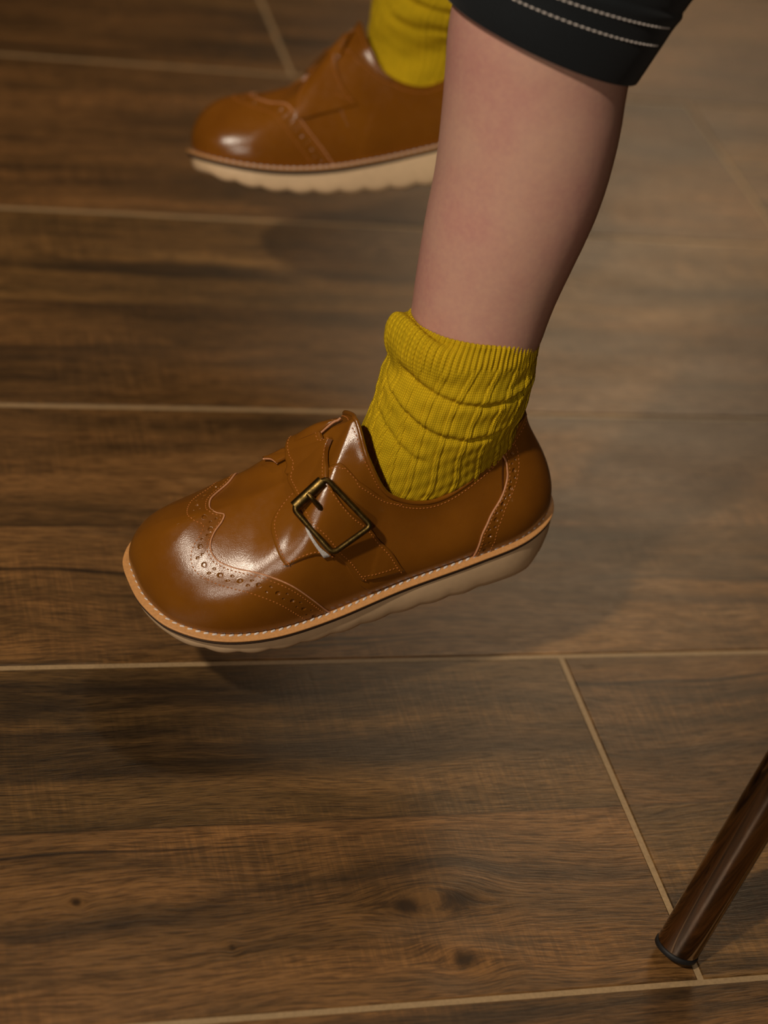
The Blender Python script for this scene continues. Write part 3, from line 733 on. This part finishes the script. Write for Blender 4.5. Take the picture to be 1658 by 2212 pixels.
def sock(name, st, axis_top, nth, ns, rollamt, creases):
    """st: rows (s, centre x, y, z, r1, r2, tilt); e1 points to the heel, e2 to the outer side; world millimetres"""
    st_s = [q[0] for q in st]
    s = np.linspace(0, 1, ns); D = cr(np.array([np.concatenate(q[1:]) if not np.isscalar(q[1]) else q[1:] for q in st], float), s, False, st_s)
    Cc, E1, E2 = D[:, 0:3], D[:, 3:6], D[:, 6:9]
    ax = unit(np.cross(E1, E2)); th = np.linspace(0, 2 * np.pi, nth, endpoint=False)
    if (ax[0] @ (Cc[0] - Cc[-1])) < 0: ax = -ax
    dirs = np.cos(th)[None, :, None] * E1[:, None] + np.sin(th)[None, :, None] * E2[:, None]
    rad = unit(dirs); S2, T2 = np.meshgrid(s, th, indexing='ij')
    g = lambda x, c, w_: np.exp(-((x - c) / w_) ** 2)
    dth = (T2 - np.pi * .97 + np.pi) % (2 * np.pi) - np.pi
    wl = np.exp(-(dth / .95) ** 2) * rollamt; wz = np.exp(-(dth / .62) ** 2) * rollamt
    dr = wl * (6.8 * g(S2, .20, .075) + 1.0 * g(S2, .38, .07)) - wl * .6 * g(S2, .06, .04)
    dz = wz * 9.5 * g(S2, .15, .07) + wl * 2.0 * g(S2, .16, .06)
    # folds: dark creases with a soft roll above each
    for (pts, depth, wid) in creases:
        cth = np.array([p[0] for p in pts]); cs = np.array([p[1] for p in pts])
        sc = np.interp(T2, cth, cs); inside = np.clip((T2 - cth[0]) / .25, 0, 1) * np.clip((cth[-1] - T2) / .25, 0, 1)
        d = S2 - sc
        dr += inside * (-depth * g(d, 0, wid) + depth * .75 * g(d, -wid * 2.2, wid * 1.7) + depth * .25 * g(d, wid * 2.4, wid * 1.8))
    # ribs
    L = np.linalg.norm(np.gradient(Cc, axis=0), axis=1).cumsum(); L = np.broadcast_to((L - L[0])[:, None], S2.shape)
    cuff = 1 - np.clip((L - 9.5 - 1.5 * np.sin(T2 * 3)) / 2.5, 0, 1)
    fine = np.cos(T2 * 80); dr += cuff * .50 * fine
    T3 = T2 + .10 * np.sin(L * .09 + T2)
    wide = (T3 * 20 / (2 * np.pi)) % 1.0; wd = np.abs(wide - .5)
    dr += (1 - cuff) * (.42 * g(wd, .44, .045) - .30 * g(wd, .36, .04) + .10 * np.cos(T3 * 60))
    dr += .25 * np.sin(T2 * 5 + L * .3) * (1 - cuff) * np.clip(S2 * 3, 0, 1) + 0.12 * np.sin(T2 * 11 - L * .8)
    dr -= .7 * g(L, 0, .7)
    P = Cc[:, None] + dirs + rad * dr[..., None] + ax[:, None] * dz[..., None]
    # turned-in rim
    inner = P[0] - rad[0] * 1.3 - ax[0] * 2.5
    P = np.concatenate([inner[None], P], 0); Lu = np.concatenate([L[:1] - 2, L], 0)
    nr = ns + 1; V = P.reshape(-1, 3); uv = np.stack([np.broadcast_to(th[None] / (2 * np.pi), (nr, nth)), Lu], -1).reshape(-1, 2)
    i, j = np.meshgrid(np.arange(nr - 1), np.arange(nth), indexing='ij'); j2 = (j + 1) % nth
    F = np.stack([i * nth + j, (i + 1) * nth + j, (i + 1) * nth + j2, i * nth + j2], -1).reshape(-1, 4)
    return person_part(name, V, F[:, ::-1], KNIT, uv=uv)
def ringL(s, loc, r1, r2, tilt, lean):
    """sock ring in the left shoe's frame; lean tips the heel end down, tilt lifts the camera side"""
    e1 = np.array([-math.cos(lean), 0, -math.sin(lean)]) * r1; e2 = np.array([0, math.cos(tilt), math.sin(tilt)]) * r2
    return (s, toL(loc), e1 @ RL.T, e2 @ RL.T)
SL = [ringL(0, (33.2,-15.5,112), 28.3, 27.8, .30, .24), ringL(.12, (35.2,-14,107), 29.3, 28.4, .28, .22), ringL(.26, (38.2,-12,99), 30.6, 28.8, .22, .18),
      ringL(.42, (42,-8.5,90), 32.6, 28.4, .16, .12), ringL(.57, (45.5,-6,80), 33.2, 27, .1, .08), ringL(.72, (50.3,-3.5,70), 34.3, 24.5, .05, -.02),
      ringL(.86, (54.5,-1,56), 37.5, 20.8, 0, -.12), ringL(1, (62,0,42), 38, 18.8, 0, -.1)]
CRL = [([(.55,.33),(1.0,.385),(1.45,.40),(1.9,.385),(2.4,.335),(3.0,.25)], 1.15, .019),
       ([(1.0,.60),(1.35,.61),(1.75,.595),(2.2,.55),(2.7,.47),(3.3,.36)], 1.1, .018),
       ([(1.9,.74),(2.3,.69),(2.8,.60),(3.3,.54)], .7, .016)]
sock('sock', SL, None, 560, 250, 1.0, CRL)
def ringR(s, loc, r1, r2, tilt, lean):
    e1 = np.array([-math.cos(lean), 0, -math.sin(lean)]) * r1; e2 = np.array([0, math.cos(tilt), math.sin(tilt)]) * r2
    M = np.diag([1, -1, 1]) @ RR.T
    return (s, toR(loc), e1 @ M, e2 @ M)
def ringW(s, c, r1, r2): return (s, np.array(c, float), np.array([1, 0, 0.]) * r1, np.array([0, -1, 0.]) * -r2)
SR = [(0, np.array([-33,290,248.]), np.array([26.5,0,0]), np.array([0,29.5,0.])), (.3, np.array([-34,289,230.]), np.array([28.5,0,0]), np.array([0,30,0.])),
      (.5, np.array([-35,288,214.]), np.array([31.5,0,0]), np.array([0,30,-3.])), (.65, np.array([-36,286.5,200]), np.array([33.5,0,1]), np.array([0,28,-6.])),
      ringR(.8, (53,2,70), 34.5, 24.5, .05, -.02), ringR(.9, (56,0,56), 37, 20.8, 0, -.12), ringR(1, (62,0,42), 38, 18.8, 0, -.1)]
sock('sock', SR, None, 320, 120, .5, [([(3.4,.45),(4.0,.5),(4.6,.52),(5.2,.47)], 1.3, .025), ([(3.6,.62),(4.2,.66),(4.8,.66),(5.4,.6)], 1.1, .025)])

# shorts: open rolled hem round the left knee, running back over the thighs to the hips
def shorts():
    nth = 96; th = np.linspace(0, 2 * np.pi, nth, endpoint=False)
    st = [  # centre, e1 (towards the calf side), e2 (towards the camera)
        ((-93,12,324),(40,0,-10.5),(2,-40,5)), ((-92,13,329),(41,0,-10),(2,-41.5,5.5)), ((-90,14,336),(41.5,0,-9),(3,-42.5,7)), ((-85,17,347),(42.5,0,-8),(4,-44,10)),
        ((-74,22,366),(40,0,-15),(6,-45,10)), ((-48,32,394),(28,0,-36),(10,-47,8)), ((-5,44,414),(12,0,-47),(14,-51,4)), ((95,76,424),(2,0,-54),(16,-57,0)), ((190,104,430),(0,0,-66),(16,-66,0)), ((300,128,438),(0,0,-94),(14,-92,0))]
    D = np.array([np.concatenate(q) for q in st], float); k = arclen(D[:, :3]); nn = 90; s = np.linspace(0, k[-1], nn)
    s = np.unique(np.concatenate([np.linspace(0, 32, 50), s])); Q = cr(D, s, False, k)
    P = Q[:, None, :3] + np.cos(th)[None, :, None] * Q[:, None, 3:6] + np.sin(th)[None, :, None] * Q[:, None, 6:9]
    rad = unit(P - Q[:, None, :3])
    sv = s[:, None]; w_ = .8 * np.exp(-((sv - 24) / 3) ** 2) - .5 * np.exp(-((sv - 26.5) / 1.2) ** 2)
    fold = .9 * np.sin(th[None] * 3 + sv * .05) * np.clip(sv / 20, 0, 1) + 1.2 * np.sin(th[None] * 2 - sv * .11) * np.clip((sv - 15) / 30, 0, 1)
    P = P + rad * (w_ + fold)[..., None]
    inn = [P[0] - rad[0] * .9 + (P[1] - P[0]) * -.3, P[0] - rad[0] * 1.8, P[8] - rad[8] * 2.2]
    G = np.concatenate([np.stack(inn[::-1]), P], 0); nr = len(G)
    i, j = np.meshgrid(np.arange(nr - 1), np.arange(nth), indexing='ij'); j2 = (j + 1) % nth
    F = np.stack([i * nth + j, i * nth + j2, (i + 1) * nth + j2, (i + 1) * nth + j], -1).reshape(-1, 4)
    return G.reshape(-1, 3), F, P, rad, s, th
V, F, HP, HR, Hs, Hth = shorts()
acc = Acc(); acc.add(V, F)
# right leg and seat of the shorts (above the picture)
p = np.array([(-15,288,372,46),(2,280,394,49),(58,255,418,52),(130,225,427,57),(220,180,432,66),(300,140,438,88)], float); k = arclen(p[:, :3]); Q = cr(p, np.linspace(0, k[-1], 40), False, k)
V2, F2 = tube(Q[:, :3], Q[:, 3], 48, caps=False); acc.add(V2, F2)
th, ph = np.meshgrid(np.linspace(0, 2 * np.pi, 40, endpoint=False), np.linspace(.02, np.pi - .02, 24), indexing='ij')
V3 = np.stack([335 + 102 * np.sin(ph) * np.cos(th), 130 + 116 * np.sin(ph) * np.sin(th), 436 + 96 * np.cos(ph)], -1).reshape(-1, 3)
acc.add(V3, gridF(40, 24, wrap=True, flip=True).tolist() + [[i * 24 for i in range(40)], [i * 24 + 23 for i in range(40)][::-1]])
V, F = acc.get(); sh = person_part('shorts', V, F, DENIM)
acc = Acc()
for dist in (15.0, 21.0):
    k = np.argmin(np.abs(Hs - dist)); P = HP[k] + HR[k] * .15; N = HR[k]
    sel = (Hth > .8) & (Hth < 4.6)
    stitches(acc, P[sel], N[sel], 2.5, 2.2, .65, .1)
V, F = acc.get(); so = person_part('hem_stitching', V, F, WTHREAD, sh); so['kind'] = 'stuff'; so['label'] = 'two rows of pale stitching round the hem'

# ------------------------------------------------------------------ chair leg at the lower right
FB = np.array([-9.5, -186.5, 0.]); TOP = np.array([93., -115., 330.])
CHR = empty('chair', FO + FB * FS); CHR.scale = (FS, FS, FS); tag(CHR, 'brown-reflecting metal tube chair leg with black rubber foot on the tiles, lower right', 'chair')
ax = unit(TOP - FB); R0 = 9.6
def cyl(z0, z1, r0, r1, seg=40):
    """slanted tube whose lower end is cut square to its own axis"""
    u = unit(np.cross(ax, [0, 1, 0])); v = np.cross(ax, u)
    return u, v
u_, v_ = cyl(0, 0, 0, 0)
th = np.linspace(0, 2 * np.pi, 48, endpoint=False)
def lathe(prof):
    G = np.array([[ax * z + r * (math.cos(t) * u_ + math.sin(t) * v_) for (r, z) in prof] for t in th]); m = len(prof)
    V = G.reshape(-1, 3); F = gridF(48, m, wrap=True).tolist() + [[i * m for i in range(48)], [i * m + m - 1 for i in range(48)][::-1]]
    return V, F
tilt = R0 * math.sqrt(1 - ax[2] ** 2) / ax[2] * 1.0
z0 = tilt
V, F = lathe([(R0 - .8, z0 + 2.6), (R0 - .2, z0 + 2.7), (R0, z0 + 3.1), (R0, 120), (R0, 240), (R0, 360)]); obj('leg', V, F, CHROME, CHR)
V, F = lathe([(R0 - 3, z0), (R0 - .6, z0), (R0 + .35, z0 + .6), (R0 + .45, z0 + 2.2), (R0 + .1, z0 + 2.75), (R0 - 2, z0 + 2.75)]); obj('rubber_foot', V, F, RUBBER, CHR)
